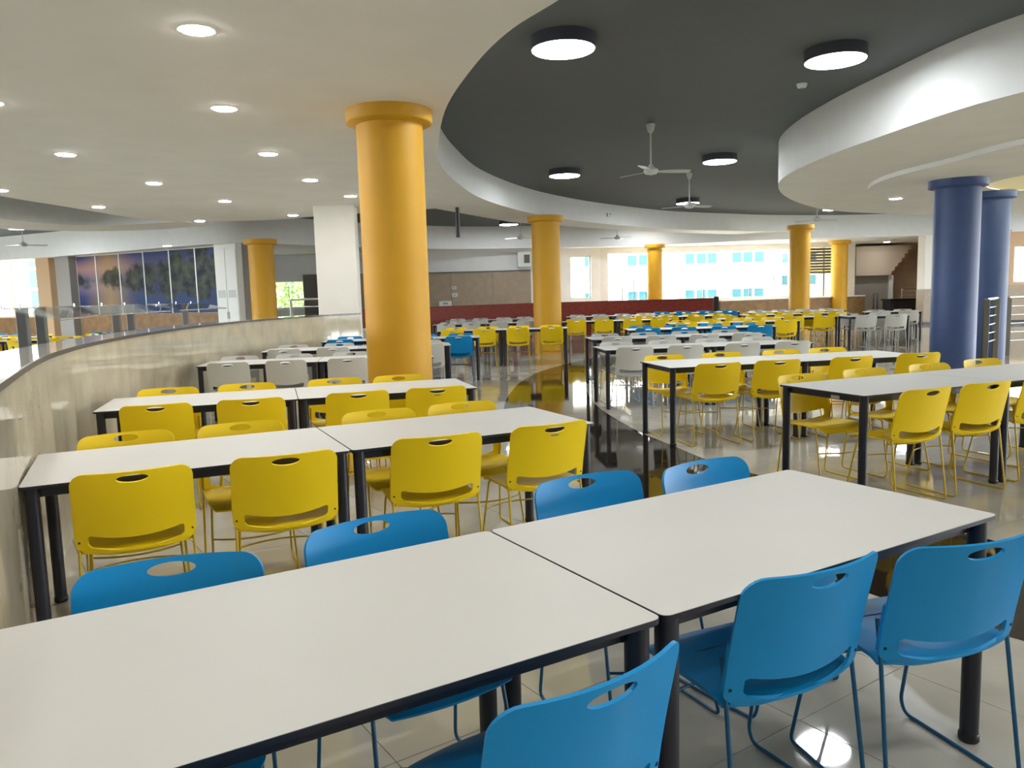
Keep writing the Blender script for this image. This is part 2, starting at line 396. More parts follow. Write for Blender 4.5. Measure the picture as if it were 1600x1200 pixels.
blob = tag(mb.obj('ceiling_lobe', [M['white'], M['fascia']]), 'rounded white ceiling lobe around the blue columns', 'ceiling', kind='structure')
S5 = smooth([(20, 6.0), (10, 6.6), (7.2, 8.2), (6.36, 9.9), (6.22, 11.2), (6.05, 12.6), (6.3, 13.9), (6.85, 14.95), (7.83, 16.25), (9.3, 17.6), (12, 18.6), (20, 19)], 6)
mb = MB(); mb.poly([S5, hole], 3.13, ZB + .01, 0, mside=1)
mb.obj('step', [M['white'], M['fascia']], blob)
mb = MB(); mb.poly([[(9.9 + 1.75 * cos(a * pi / 24), 13.2 + 1.75 * sin(a * pi / 24)) for a in range(48)], hole], 3.15, ZD - .01); mb.obj('recess_wall', M['cream'], blob)
mb = MB(); mb.lathe([(1.74, 0), (1.74, .05)], 48, (9.9, 13.2, ZD - .06)); mb.obj('recess_lid', M['cream'], blob)

# ------------------------------------------------------------------ walls
def wall(name, p0, p1, z0, z1, m, openings=(), th=0.2, side=1, label=None):
    # straight wall from p0 to p1 (front face on the line); openings are (s0, s1, za, zb)
    L_ = hypot(p1[0] - p0[0], p1[1] - p0[1]); a = atan2(p1[1] - p0[1], p1[0] - p0[0]); mb = MB()
    def piece(s0, s1, za, zb):
        if s1 - s0 < 1e-3 or zb - za < 1e-3: return
        s = (s0 + s1) / 2; c = (p0[0] + cos(a) * s - sin(a) * th / 2 * side, p0[1] + sin(a) * s + cos(a) * th / 2 * side, (za + zb) / 2)
        mb.box(c, (s1 - s0, th, zb - za), 0, a)
    s = 0
    for (s0, s1, za, zb) in sorted(openings):
        piece(s, s0, z0, z1); piece(s0, s1, z0, za); piece(s0, s1, zb, z1); s = s1
    piece(s, L_, z0, z1)
    return tag(mb.obj(name, m), label or 'plain painted wall of the dining hall', 'wall', kind='structure')
def on(p0, p1, s, d=0):
    L_ = hypot(p1[0] - p0[0], p1[1] - p0[1]); c, n = (p1[0] - p0[0]) / L_, (p1[1] - p0[1]) / L_
    return (p0[0] + c * s + n * d, p0[1] + n * s - c * d)   # d > 0 is in front (towards the hall) for a wall whose line runs left to right
def frame_window(name, p0, p1, s0, s1, z0, z1, nm, fm, label, bars=True):
    a = atan2(p1[1] - p0[1], p1[0] - p0[0]); c = on(p0, p1, (s0 + s1) / 2, -0.1); W, H = s1 - s0, z1 - z0
    r = empty(name, (c[0], c[1], z0), a, label, 'window', kind='structure')
    f = MB(); t = .05
    f.box((0, 0, t / 2), (W, .06, t)).box((0, 0, H - t / 2), (W, .06, t)).box((-W / 2 + t / 2, 0, H / 2), (t, .06, H)).box((W / 2 - t / 2, 0, H / 2), (t, .06, H))
    f.obj('window_frame', fm, r)
    for k in range(nm):
        x0, x1 = -W / 2 + W * k / nm, -W / 2 + W * (k + 1) / nm
        MB().box(((x0 + x1) / 2, 0, H / 2), (x1 - x0 - .01, .012, H - .06)).obj('pane', M['glass'], r)
        if k and bars: MB().box((x0, 0, H / 2), (.035, .05, H - .06)).obj('mullion', fm, r)
    return r

KW = 1.16
WL0, WL1 = (-25.52, 31.89), (-7.31, 22.46); LL = hypot(WL1[0] - WL0[0], WL1[1] - WL0[1])
sx = lambda x: (x * KW - WL0[0]) / (WL1[0] - WL0[0]) * LL
wall('wall_far_left', WL0, WL1, 0, 3.95, M['white'], [(sx(-20.5), sx(-13.75), 1.16, 3.2)], label='far wall with the printed lake panels and a wide window')
frame_window('window_1', WL0, WL1, sx(-20.5), sx(-13.75), 1.16, 3.2, 5, M['tan'], 'wide bright window in the far wall beside the lake panels')
aL = atan2(WL1[1] - WL0[1], WL1[0] - WL0[0])
mb = MB(); c = on(WL0, WL1, sx(-17.8), .03); mb.box((c[0], c[1], .58), (sx(-13.7) - sx(-21.9), .06, 1.16), 0, aL)
c = on(WL0, WL1, sx(-9.65), .03); mb.box((c[0], c[1], .6), (sx(-7.15) - sx(-12.15), .055, 1.2), 0, aL)
tag(mb.obj('trim_1', M['brown']), 'brown marble dado below the lake panels', 'wall cladding', kind='structure')
for x_, w_, m_, nm in ((-13.3, .62, 'tan', 'tan painted pier beside the wide far window'), (-12.5, .62, 'greywall', 'grey painted pier at the end of the lake panels')):
    c = on(WL0, WL1, sx(x_), .1); mb = MB(); mb.bbox((0, 0, 1.75), (w_ * KW, .32, 3.5), .01)
    tag(mb.obj('pilaster', M[m_], None, (c[0], c[1], 0), aL), nm, 'pier', kind='structure')
# six printed panels
names = ['first', 'second', 'third', 'fourth', 'fifth', 'sixth']
looks = ['pink sunset sky over dark tree clump', 'orange glow over calm water', 'grey-green tall trees', 'foliage above blue water', 'blue dusk inlet between trees', 'deep blue sky and dark bushes']
edges = [-12.17, -11.42, -10.55, -9.68, -8.8, -7.95, -7.15]
for k in range(6):
    s0, s1 = sx(edges[k]), sx(edges[k + 1]); c = on(WL0, WL1, (s0 + s1) / 2, .035)
    r = empty('mural_panel', (c[0], c[1], 1.21), aL, 'tall printed wall panel of ' + looks[k] + ', ' + names[k] + ' from grey pier', 'mural panel', 'printed lake landscape panels on the far wall')
    MB().bbox((0, 0, .94), (s1 - s0 - .05, .03, 1.88), .004).obj('print', M['mural'], r)
    if k < 5: MB().box(((s1 - s0) / 2, 0, .94), (.04, .045, 1.9)).obj('joint_strip', M['offw'], r)
# white service cupboard
c = on(WL0, WL1, sx(-6.73), .22)
r = empty('service_cupboard', (c[0], c[1], 0), aL, 'tall white metal service cupboard with vents beside the lake panels', 'cupboard')
MB().bbox((0, 0, 1.56), (.86, .34, 3.12), .01).obj('body', M['offw'], r)
for sx_ in (-.21, .21):
    MB().bbox((sx_, -.175, 1.5), (.4, .012, 2.96), .003).obj('door', M['offw'], r)
    for zc in (1.72,):
        v = MB()
        for q in range(6): v.box((sx_ * .95, -.184, zc - .09 + q * .036), (.27, .012, .018))
        v.obj('vent', M['vent'], r)
v = MB(); v.bbox((0, -.184, 1.12), (.1, .012, .2), .003); v.box((0, -.192, 1.16), (.05, .006, .03), 0); v.box((0, -.192, 1.08), (.05, .006, .03), 0)
v.obj('socket_plate', M['vent'], r)

wall('wall_passage', (-7.31, 22.46), (-10.6, 28.3), 0, 3.2, M['greywall'], side=1, label='grey passage wall behind the white cupboard')
W10, W11 = (-10.6, 28.3), (0.9, 29.0)
s1 = lambda x: (x - W10[0]) / (W11[0] - W10[0]) * hypot(W11[0] - W10[0], W11[1] - W10[1])
wall('wall_far', W10, W11, 0, 3.2, M['fascia'], [(s1(-8.5), s1(-7.4), 1.2, 2.2)], label='far wall with beige panelling behind the red granite partition')
frame_window('window_2', W10, W11, s1(-8.5), s1(-7.4), 1.2, 2.2, 2, M['offw'], 'small far window showing green foliage between column and dark door')
a1 = atan2(.7, 11.5)
c = on(W10, W11, s1(-7.1), .03); r = empty('door_1', (c[0], c[1], 0), a1, 'dark grey door in the far wall next to the green window', 'door', kind='structure')
MB().bbox((0, 0, 1.2), (.62, .06, 2.4), .006).obj('leaf', M['dgrey'], r); MB().bbox((.22, -.05, 1.05), (.03, .06, .18), .004).obj('handle', M['steel'], r)
cl = empty('trim_2', (0, 0, 0), 0, 'beige stone panelling on the far wall above the red partition', 'wall cladding', kind='structure')
xs = [-6.6, -5.1, -3.6, -2.1, -0.6, .8]
for i in range(5):
    s0_, s1_ = s1(xs[i]), s1(xs[i + 1]); c = on(W10, W11, (s0_ + s1_) / 2, .02)
    MB().bbox((0, 0, 0), (s1_ - s0_ - .006, .04, 2.3), .003).obj('panel', M['beige'], cl, (c[0], c[1], 1.16), a1)
c = on(W10, W11, s1(-2.9), .03); MB().box((0, 0, 0), (7.4, .08, .04)).obj('capping', M['dgrey'], cl, (c[0], c[1], 2.34), a1)
for x_, z_, w_, h_, lb in ((-2.35, 1.22, .46, .18, 'wide white plate on the beige panelling low near yellow column'), (-2.0, 1.52, .2, .13, 'small white switch plate on the beige panelling, lower one'), (-2.02, 1.78, .18, .11, 'small white switch plate on the beige panelling, upper one')):
    c = on(W10, W11, s1(x_), .055); r = empty('wall_plate', (c[0], c[1], z_), a1, lb, 'wall plate', 'plates on the beige panelling')
    MB().bbox((0, 0, 0), (w_, .02, h_), .004).obj('plate', M['offw'], r); MB().bbox((0, -.014, 0), (w_ * .4, .01, h_ * .4), .002).obj('rocker', M['vent'], r)
c = on(W10, W11, s1(.55), .16); r = empty('air_conditioner', (c[0], c[1], 2.45), a1, 'white wall air conditioner high behind the second yellow column', 'air conditioner')
MB().bbox((0, 0, .28), (.5, .24, .56), .03).obj('body', M['offw'], r); MB().bbox((0.1, -.125, .3), (.2, .02, .3), .004).obj('grille', M['dgrey'], r)

W20, W21 = (0.9, 29.0), (3.45, 29.8)
wall('wall_far_middle', W20, W21, 0, 3.2, M['white'], [(1.45, 2.3, 1.25, 2.84)], label='white far wall with one narrow tall window')
frame_window('window_3', W20, W21, 1.45, 2.3, 1.25, 2.84, 2, M['offw'], 'narrow tall window beside the second yellow column', bars=False)
W30, W31 = (3.45, 29.8), (13.4, 30.6); L3 = hypot(9.95, .8)
s3 = lambda x: (x - 3.45) / 9.95 * L3
wall('wall_far_right', W30, W31, 0, 3.2, M['white'], [(s3(3.75), s3(11.15), 1.08, 2.94), (s3(11.5), s3(13.1), 1.08, 2.94)], label='far wall with the long bright window opening')
a3 = atan2(.8, 9.95); c = on(W30, W31, s3(7.45), -.1)
r = empty('window_4', (c[0], c[1], 1.08), a3, 'long bright window opening with short dark balustrade posts', 'window', kind='structure')
hw = (s3(11.15) - s3(3.75)) / 2
MB().box((0, 0, .03), (2 * hw, .16, .06)).obj('window_sill', M['white'], r)
MB().box((0, 0, 1.84), (2 * hw, .1, .04)).obj('window_head', M['white'], r)
PX = [3.85, 4.3, 4.75, 5.2, 6.55, 7.45, 8.35, 9.25, 10.2, 11.0]
for k, x_ in enumerate(PX):
    MB().lathe([(.02, .06), (.02, .88), (.012, .9)], 8, (s3(x_) - s3(7.45), 0, 0)).obj('baluster', M['dgrey'], r)
    if k: 
        xa, xb = s3(PX[k - 1]) - s3(7.45) + .03, s3(x_) - s3(7.45) - .03
        MB().box(((xa + xb) / 2, 0, .44), (xb - xa, .01, .74)).obj('pane', M['glass'], r)
c = on(W30, W31, s3(12.3), -.1)
r = empty('window_5', (c[0], c[1], 1.08), a3, 'window between two yellow columns with dark louvred upper half', 'window', kind='structure')
for q in range(9): MB().box((0, -.02, 1.8 - q * .11), (1.55, .05, .1)).obj('louvre', M['dgrey'], r)
for x_ in (-.78, -.1, .78): MB().box((x_, 0, .93), (.05, .06, 1.86)).obj('mullion', M['dgrey'], r)
for x0_, x1_ in ((-.75, -.13), (-.07, .75)): MB().box(((x0_ + x1_) / 2, 0, .44), (x1_ - x0_, .01, .86)).obj('pane', M['glass'], r)
wall('wall_stair', (13.4, 30.6), (14.1, 33.2), 0, 3.2, M['white'], label='white return wall beside the staircase')
wall('wall_stair_back', (14.1, 33.2), (17.4, 33.2), 0, 3.2, M['stairm'], label='brown marble wall behind the staircase')
wall('wall_stair_side', (17.4, 33.4), (16.5, 27.4), 0, 3.2, M['tan'], label='tan side wall right of the staircase')
W50, W51 = (15.6, 27.3), (28, 25.6); L5 = hypot(12.4, 1.7); s5 = lambda x: (x - 15.6) / 12.4 * L5
wall('wall_right_far', W50, W51, 0, 3.2, M['tan'], [(s5(17.3), s5(24), 1.4, 2.65)], label='tan wall with a window beyond the blue columns')
frame_window('window_6', W50, W51, s5(17.3), s5(24), 1.4, 2.65, 6, M['offw'], 'bright window in the tan wall beyond the blue columns')
a5 = atan2(-1.7, 12.4); c = on(W50, W51, L5 / 2, .04); mb = MB(); mb.box((c[0], c[1], .66), (L5, .08, 1.32), 0, a5)
tag(mb.obj('trim_3', M['beige']), 'beige stone dado along the tan wall beyond the blue columns', 'wall cladding', kind='structure')
c = on(W50, W51, L5 / 2, .09); mb = MB(); mb.box((c[0], c[1], .06), (L5, .03, .12), 0, a5)
tag(mb.obj('baseboard_right', M['black']), 'black skirting along the tan wall beyond the blue columns', 'skirting', kind='structure')
wall('wall_right', (28, 25.6), (28, -8), 0, 4.1, M['white'], [(2, 31, .4, 3.05)], side=1); wall('wall_left', (-26, -8), (-26, 32.2), 0, 4.1, M['white'], [(3, 30, .4, 3.05)], side=1)  # side openings, added out of view, let in daylight that brightens the ceiling
wall('wall_behind', (28, -7.6), (-26, -7.6), 0, 4.1, M['white'], side=1)

# white stair mass with a stepped underside, dark recess, stair rails
r = empty('staircase', (14.15, 32.2, 0), 0, 'white staircase flight with stepped edge beyond the yellow columns', 'staircase', kind='structure')
prof = [(0, 1.83), (1.45, 1.83), (1.45, 2.0)]; x_, z_ = 1.45, 2.0
for q in range(6): prof += [(x_ + .13, z_), (x_ + .13, z_ + .17)]; x_ += .13; z_ += .17
prof += [(0, z_)]
mb = MB(); n = len(prof)
tri = geometry.tessellate_polygon([[Vector((a, b_, 0)) for a, b_ in prof]])
mb.add([(a, 0, b_) for a, b_ in prof], tri); mb.add([(a, .9, b_) for a, b_ in prof], [t[::-1] for t in tri])
mb.add([(a, 0, b_) for a, b_ in prof] + [(a, .9, b_) for a, b_ in prof], [(i, (i + 1) % n, n + (i + 1) % n, n + i) for i in range(n)])
mb.obj('flight', mat('stair plaster', (196, 182, 164), 0.8), r)
MB().box((.72, .3, .91), (1.44, .1, 1.82)).obj('recess_panel', M['greywall'], r)
MB().box((1.52, .3, .91), (.16, .3, 1.82)).obj('newel_wall', M['fascia'], r)
def rail(label, P, h, name='handrail', rods=3, posts=True, gap=.16, rr=.012, pm='steel', top=.022, z0=.0, pw=(.05, .05)):
    r = empty(name, (P[0][0], P[0][1], z0), 0, label, 'railing')
    Q = [(a - P[0][0], b_ - P[0][1]) for a, b_ in P]
    MB().tube([(a, b_, h) for a, b_ in Q], top, 8).obj('top_rail', M['steel'], r)
    for a, b_ in Q: MB().bbox((a, b_, h / 2), (pw[0], pw[1], h), .006).obj('post', M[pm], r)
    for k in range(rods):
        for i in range(len(Q) - 1):
            MB().tube([(Q[i][0], Q[i][1], h - gap * (k + 1)), (Q[i + 1][0], Q[i + 1][1], h - gap * (k + 1))], rr, 6).obj('rail', M['steel'], r)
    return r
rail('thin steel handrail in front of the brown marble stair wall', [(15.9, 31.9), (16.5, 31.9), (17.2, 31.9)], 1.25)
rail('thin bent steel handrail before the grey stair recess', [(14.6, 31.6), (14.95, 32.0)], 1.1, rods=1)
rail('low steel rail left of the white square pillar', [(-4.6, 16.6), (-4.0, 16.75)], 1.5, rods=1)
r = empty('stair_counter', (15.5, 30.4, 0), 0, 'black topped low counter below the brown marble stair wall', 'counter')
MB().bbox((0, 0, .42), (1.9, .6, .84), .01).obj('body', M['black'], r); MB().bbox((0, 0, .87), (2.0, .7, .06), .01).obj('worktop', M['black'], r)

# red granite partition and brown parapet
RP = smooth([(-4.75, 22.4), (-3.2, 24.2), (-1.2, 25.8), (1.6, 26.9), (4.4, 27.3), (6.95, 26.9)], 4)
rp = empty('partition', (0, 0, 0), 0, 'long curved red granite partition wall behind the farthest chairs', 'partition', kind='structure')
for i in range(0, len(RP) - 1, 2):
    seg = RP[i:i + 3]
    if len(seg) > 1:
        mb = MB(); mb.poly([offset(seg, -.07) + offset(seg, .07)[::-1]], 0, 1.13); mb.obj('panel', M['redgran'], rp)
ribbon('capping', RP, -.09, .09, 1.13, 1.17, M['redgran'], rp)
MB().bbox((7.05, 26.92, .61), (.16, .2, 1.22), .01).obj('end_post', M['black'], rp)
BP = smooth([(7.2, 27.1), (9, 28.2), (11, 29.0), (13.4, 29.8)], 4)
bp_ = empty('parapet', (0, 0, 0), 0, 'brown marble parapet below the long window, right of red partition', 'parapet', kind='structure')
for i in range(0, len(BP) - 1, 2):
    seg = BP[i:i + 3]
    if len(seg) > 1:
        mb = MB(); mb.poly([offset(seg, -.07) + offset(seg, .07)[::-1]], 0, 1.04); mb.obj('panel', M['brown'], bp_)
ribbon('capping', BP, -.1, .1, 1.04, 1.08, M['offw'], bp_)

# ------------------------------------------------------------------ columns
def column(name, x, y, rad, h, m, label, cap=.13, capr=.1):
    r = empty(name, (x, y, 0), 0, label, 'column', kind='structure')
    MB().lathe([(rad, 0), (rad, h - cap)], 48).obj('shaft', M[m], r)
    MB().lathe([(rad, h - cap - .02), (rad + capr - .01, h - cap), (rad + capr, h - cap + .01), (rad + capr, h)], 48).obj('capital', M[m], r)
column('column', -1.17, 8.2, .335, ZW, 'ycol', 'thick yellow round column nearest, behind the third table row')
column('column', .93, 19.5, .345, ZW, 'ycol', 'second yellow round column, behind the far yellow chairs at the dark band')
column('column', 5.28, 28.6, .27, ZO, 'ycol', 'slim yellow column standing against the long window')
column('column', 9.05, 24.6, .31, ZW, 'ycol', 'yellow column beside the right end of the long window')
column('column', 12.25, 29.3, .29, ZO, 'ycol', 'orange-yellow column next to the staircase')
column('column', -6.6, 21.2, .33, ZO, 'ycol', 'yellow column beside the white service cupboard')
column('column', 7.4, 13.1, .345, 3.14, 'bcol', 'front blue round column in front of the steel railing')
column('column', 9.15, 15.1, .345, 3.14, 'bcol', 'rear blue round column, partly behind the other blue column', capr=.09)
mb = MB(); mb.bbox((0, 0, ZW / 2), (.8, .7, ZW), .008)
tag(mb.obj('pillar', M['white'], None, (-3.5, 16.3, 0), .1), 'square white pillar behind the curved marble counter', 'pillar', kind='structure')
r = empty('pillar', (14.8, 27.9, 0), 0, 'square white pillar with beige stone base beside the staircase', 'pillar', kind='structure')
MB().bbox((0, 0, 2.2), (.5, .5, 1.9), .008).obj('shaft', M['white'], r); MB().bbox((0, 0, .63), (.52, .52, 1.24), .008).obj('cladding', M['beige'], r); MB().bbox((0, 0, .05), (.55, .55, .1), .006).obj('skirting', M['black'], r)

# ------------------------------------------------------------------ serving counter
CW = smooth([(-.5, -.6), (-.72, .35), (-1.06, 1.18), (-1.43, 1.95), (-1.95, 2.98), (-2.25, 3.58), (-2.58, 4.27), (-2.85, 4.92), (-3.17, 5.85), (-3.52, 7.2), (-3.8, 8.8), (-3.97, 10.4), (-3.98, 11.8), (-3.85, 13.0), (-3.6, 14.3), (-2.92, 15.35)], 8)
ct = empty('serving_counter', (0, 0, 0), 0, 'long curved serving counter faced in polished beige marble beside the tables', 'counter')
i = 0
while i < len(CW) - 1:
    seg = CW[i:i + 5]
    mb = MB(); pa = [tuple(q) for q in seg]
    # tiny joint: pull the ends in
    def pull(a, b_, d): l = hypot(b_[0] - a[0], b_[1] - a[1]); return (a[0] + (b_[0] - a[0]) * d / l, a[1] + (b_[1] - a[1]) * d / l)
    pa[0] = pull(pa[0], pa[1], .0015); pa[-1] = pull(pa[-1], pa[-2], .0015)
    mb.poly([offset(pa, 0) + offset(pa, .05)[::-1]], 0, 1.17); mb.obj('panel', M['marble'], ct); i += 4
ribbon('backing', CW, .052, .12, 0, 1.165, M['edge'], ct)
ribbon('ledge_edge', CW, -.012, .0, 1.172, 1.2, M['edge'], ct)
ribbon('ledge', CW, .0, .36, 1.172, 1.2, M['granite'], ct)
ribbon('worktop', CW[12:-18], .37, 1.5, .84, .9, M['steel'], ct)
ribbon('base', CW[12:-18], .45, 1.4, 0, .84, M['offw'], ct)
# sneeze guards
def guard(label, a, b_, posts):
    r = empty('sneeze_guard', (a[0], a[1], .9), 0, label, 'sneeze guard', 'glass sneeze guards on the serving counter')
    for p in posts:
        MB().bbox((p[0] - a[0], p[1] - a[1], .29), (.085, .05, .58), .006).obj('post', M['post'], r)
    tx, ty = b_[0] - a[0], b_[1] - a[1]; l = hypot(tx, ty); nx, ny = ty / l, -tx / l       # towards the tables
    e = 0.12
    A = Vector((-tx / l * e, -ty / l * e, .575)); B = Vector((tx + tx / l * e, ty + ty / l * e, .575))
    C_ = B + Vector((nx * .42, ny * .42, -.09)); D = A + Vector((nx * .42, ny * .42, -.09))
    up_ = Vector((0, 0, .012))
    mb = MB(); vs = [A, B, C_, D, A + up_, B + up_, C_ + up_, D + up_]
    mb.add(vs, [(0, 3, 2, 1), (4, 5, 6, 7), (0, 1, 5, 4), (1, 2, 6, 5), (2, 3, 7, 6), (3, 0, 4, 7)]); mb.obj('pane', M['glass'], r)
    mb = MB(); mb.tube([D, C_], .005, 6); mb.obj('lower_edge', M['steel'], r)
    mb = MB(); mb.tube([A, B], .004, 6); mb.obj('upper_edge', M['steel'], r)
    for t in (.2, .5, .8):
        q = A.lerp(B, t); MB().lathe([(.008, 0), (.008, .035)], 8, (q.x, q.y, q.z)).obj('clamp', M['steel'], r)
guard('tilted glass sneeze guard on wide grey posts, nearest one on the counter', (-3.55, 5.4), (-4.2, 7.1), [(-3.9, 6.3), (-4.17, 7.0)])
guard('tilted glass sneeze guard, middle one on the serving counter', (-4.3, 7.5), (-4.75, 10.0), [(-4.6, 9.2), (-4.72, 9.8)])
guard('tilted glass sneeze guard, farthest one before the lake panels', (-4.8, 10.5), (-5.1, 12.9), [(-5.07, 12.3)])

# ------------------------------------------------------------------ steel railing by the blue columns
rail('stainless steel railing with flat posts and five rods beside blue columns', [(8.25, 13.6), (8.86, 14.3)], 1.16, 'railing', 5, gap=.15, rr=.015, pm='olive', top=.03, pw=(.11, .03))
rail('stainless steel railing section farther behind the rear blue column', [(9.84, 15.5), (12.6, 16.3), (16.5, 16.8)], 1.14, 'railing', 5, gap=.17, rr=.014, pm='olive', top=.03, pw=(.11, .03))

# ------------------------------------------------------------------ lamps, fans
big_rim = MB().lathe([(.31, 0), (.31, .12)], 40).mesh('rim', M['rim'])
big_dif = MB().lathe([(.295, -.006), (.3, .004)], 40).mesh('diffuser', M['bigl'])
BL = [(.58, 7.79, 'above the dark recess nearest the yellow column'), (3.44, 8.42, 'in the dark recess beside the rounded ceiling lobe'), (1.16, 15.9, 'farther back behind the big one near the yellow column'),
      (3.92, 14.71, 'beyond the nearest ceiling fan'), (4.88, 21.53, 'right behind the second ceiling fan'), (9.98, 24.4, 'at the far tip of the ceiling lobe'),
      (-14.2, 23.2, 'over the far window beside the lake panels'), (.04, 26.4, 'behind the second yellow column in the far recess'), (4.7, 27.6, 'in the far recess before the long window'),
      (4.6, 2.6, 'added out of view above the aisle beside the viewer'), (7.6, 1.5, 'added out of view over the tables beside the viewer'), (-14.5, 19.5, 'added over the side dining area'), (-15.5, 13.5, 'over the side dining area nearer the viewer, out of view'),
      (12.5, 24.6, 'added unseen in the dark recess beyond the blue columns'), (17.5, 24.8, 'added unseen in the dark recess before the tan wall')]  # the last six lamps are unseen, added to brighten the hall
for x, y, lb in BL:
    r = empty('ceiling_lamp', (x, y, ZD - .12), 0, 'large round flat ceiling lamp ' + lb, 'ceiling lamp', 'large round lamps on the dark ceiling')
    link('rim', big_rim, r); link('diffuser', big_dif, r)
sm_rim = MB().lathe([(.125, -.008), (.125, 0.01)], 28).mesh('trim_ring', M['white'])
sm_dif = MB().lathe([(.1, -.014), (.108, -.006)], 28).mesh('diffuser', M['smalll'])
SLn = ['counter arc, first', 'counter arc, second', 'middle arc, first', 'counter arc, third', 'middle arc, second', 'counter arc, fourth', 'outer arc, second', 'middle arc, third', 'outer arc, third', 'middle arc, fourth', 'counter arc, fifth, nearest the yellow column', 'outer arc, first']
SL = [(-2.16, 5.8), (-2.79, 8.08), (-5.57, 10.21), (-3.11, 10.56), (-5.61, 12.78), (-3.15, 12.91), (-7.95, 15.57), (-5.37, 15.24), (-7.21, 18.71), (-4.84, 18.04), (-2.93, 15.02), (-8.25, 13.06)]
k34 = (ZW - CH) / (3.4 - CH)
ext_added = [(-1.2, 3.6, 'over the counter beside the viewer'), (.3, 1.7, 'above the front blue table'), (2.4, .7, 'above the viewer by the front table end'), (-4.7, 7.4, 'over the counter kitchen side'), (-3.2, 4.6, 'over the counter kitchen side nearer the viewer'), (-1.2, -1.0, 'behind the viewer over the counter'), (1.4, -2.0, 'behind the viewer over the aisle'), (-6.8, 8.6, 'far over the kitchen side')]  # out-of-view downlights added to lift the light under the white ceiling
for (x, y), lb in zip(SL, SLn):
    r = empty('downlight', (x * k34, y * k34, ZW), 0, 'small round recessed downlight in the white ceiling, ' + lb, 'downlight', 'small downlights in the white ceiling')
    link('trim_ring', sm_rim, r); link('diffuser', sm_dif, r)
for x, y, lb in ext_added:
    r = empty('downlight', (x, y, ZW), 0, 'small round downlight added out of view ' + lb, 'downlight', 'small downlights in the white ceiling')
    link('trim_ring', sm_rim, r); link('diffuser', sm_dif, r)
for x, y, lb in ((7.6, 15.6, 'by the blue columns'), (7.2, 9.6, 'added unseen in the lower step nearer the viewer'), (12.5, 15.5, 'added unseen behind the cream recess'), (9.0, 7.8, 'added unseen near the cream recess'), (13, 10, 'added unseen beside the cream recess')):  # all but the first are unseen lamps added for extra light
    r = empty('downlight', (x, y, 3.13), 0, 'small round downlight in the white ceiling lobe ' + lb, 'downlight', 'small downlights in the ceiling lobe')
    link('trim_ring', sm_rim, r); link('diffuser', sm_dif, r)
for x, y, lb in ((11.2, 29.2, 'near the staircase column'), (-9.6, 22.4, 'over the lake panels'), (14.9, 31.2, 'over the stair recess')):
    r = empty('downlight', (x, y, ZO), 0, 'small round downlight in the outer white ceiling ' + lb, 'downlight', 'small downlights in the outer ceiling ring')
    link('trim_ring', sm_rim, r); link('diffuser', sm_dif, r)
mb = MB(); mb.lathe([(.3, 0), (.34, .1)], 32)
r = empty('cove_lamp', (9.9, 13.2, 3.7), 0, 'round warm lamp inside the cream ceiling recess', 'ceiling lamp')
mb.obj('diffuser', emit('warm diffuser', (1, .9, .6, 1), 14), r); MB().lathe([(.36, .1), (.36, .14)], 32).obj('rim', M['offw'], r)

blade = MB(); prof = [(.09, .03), (.16, .045), (.3, .06), (.48, .065), (.57, .06), (.6, .045)]
bv = []; 
for rr_, hw_ in prof: bv += [(rr_, -hw_, .012 * hw_ / .06), (rr_, hw_, -.012 * hw_ / .06)]
bt = []
for k in range(len(prof) - 1): bt += [(2 * k, 2 * k + 2, 2 * k + 3), (2 * k, 2 * k + 3, 2 * k + 1)]
sheet(blade, bv, bt, .006); blade_me = blade.mesh('blade', M['fan'])
rod_me = MB().lathe([(.012, .1), (.012, .64)], 10).mesh('rod', M['fan'])
can_me = MB().lathe([(.02, .55), (.045, .58), (.065, .66), (.065, .68)], 20).mesh('canopy', M['fan'])
mot_me = MB().lathe([(.02, -.05), (.085, -.035), (.11, 0), (.1, .035), (.05, .06), (.03, .1)], 24).mesh('motor', M['fan'])
for x, y, a, lb in ((2.14, 11.84, .12, 'nearest, on long rod between the lamps'), (3.84, 16.8, .5, 'second, before the farther lamp'), (8.24, 21.2, .2, 'small, beyond the ceiling lobe'),
                    (3.6, 26.1, 1.2, 'in the far recess before the long window'), (.4, 24.7, .4, 'in the far recess beside the second yellow column'), (-13.4, 22.0, .8, 'in the recess before the far window by the lake panels')):
    r = empty('ceiling_fan', (x, y, 3.22), a, 'white three-bladed ceiling fan, ' + lb, 'ceiling fan', 'white ceiling fans')
    for nm, me in (('rod', rod_me), ('canopy', can_me), ('motor', mot_me)): link(nm, me, r)
    for k in range(3):
        b_ = link('blade', blade_me, r); b_.rotation_euler = (0, 0, k * 2 * pi / 3)
r = empty('smoke_detector', (3.6, 9.79, ZD), 0, 'small white smoke detector on the dark ceiling near the lobe', 'smoke detector')
MB().lathe([(.03, -.05), (.05, -.045), (.06, -.02), (.065, 0)], 20).obj('body', M['offw'], r); MB().lathe([(.02, -.058), (.025, -.05)], 12).obj('sensor_cap', M['vent'], r)
mb = MB(); mb.lathe([(.045, 0), (.045, .78), (.05, .79)], 12)
r = empty('hanging_pipe', (-1.06, 17.0, 2.72), 0, 'black pipe hanging from the ceiling behind the yellow column', 'pipe'); mb.obj('tube', M['black'], r)
MB().lathe([(.07, .78), (.07, .86)], 14).obj('flange', M['black'], r); MB().lathe([(.013, .8), (.013, 1.18)], 8).obj('rod', M['black'], r)
r = empty('wall_sensor', (2.78, 22.2, 3.6), .9, 'small white sensor box on the curved ceiling edge', 'sensor')
MB().bbox((0, -.03, 0), (.16, .1, .1), .01).obj('body', M['offw'], r); MB().lathe([(.03, 0), (.03, .03)], 12, (.03, -.1, 0)).obj('lens', M['offw'], r)

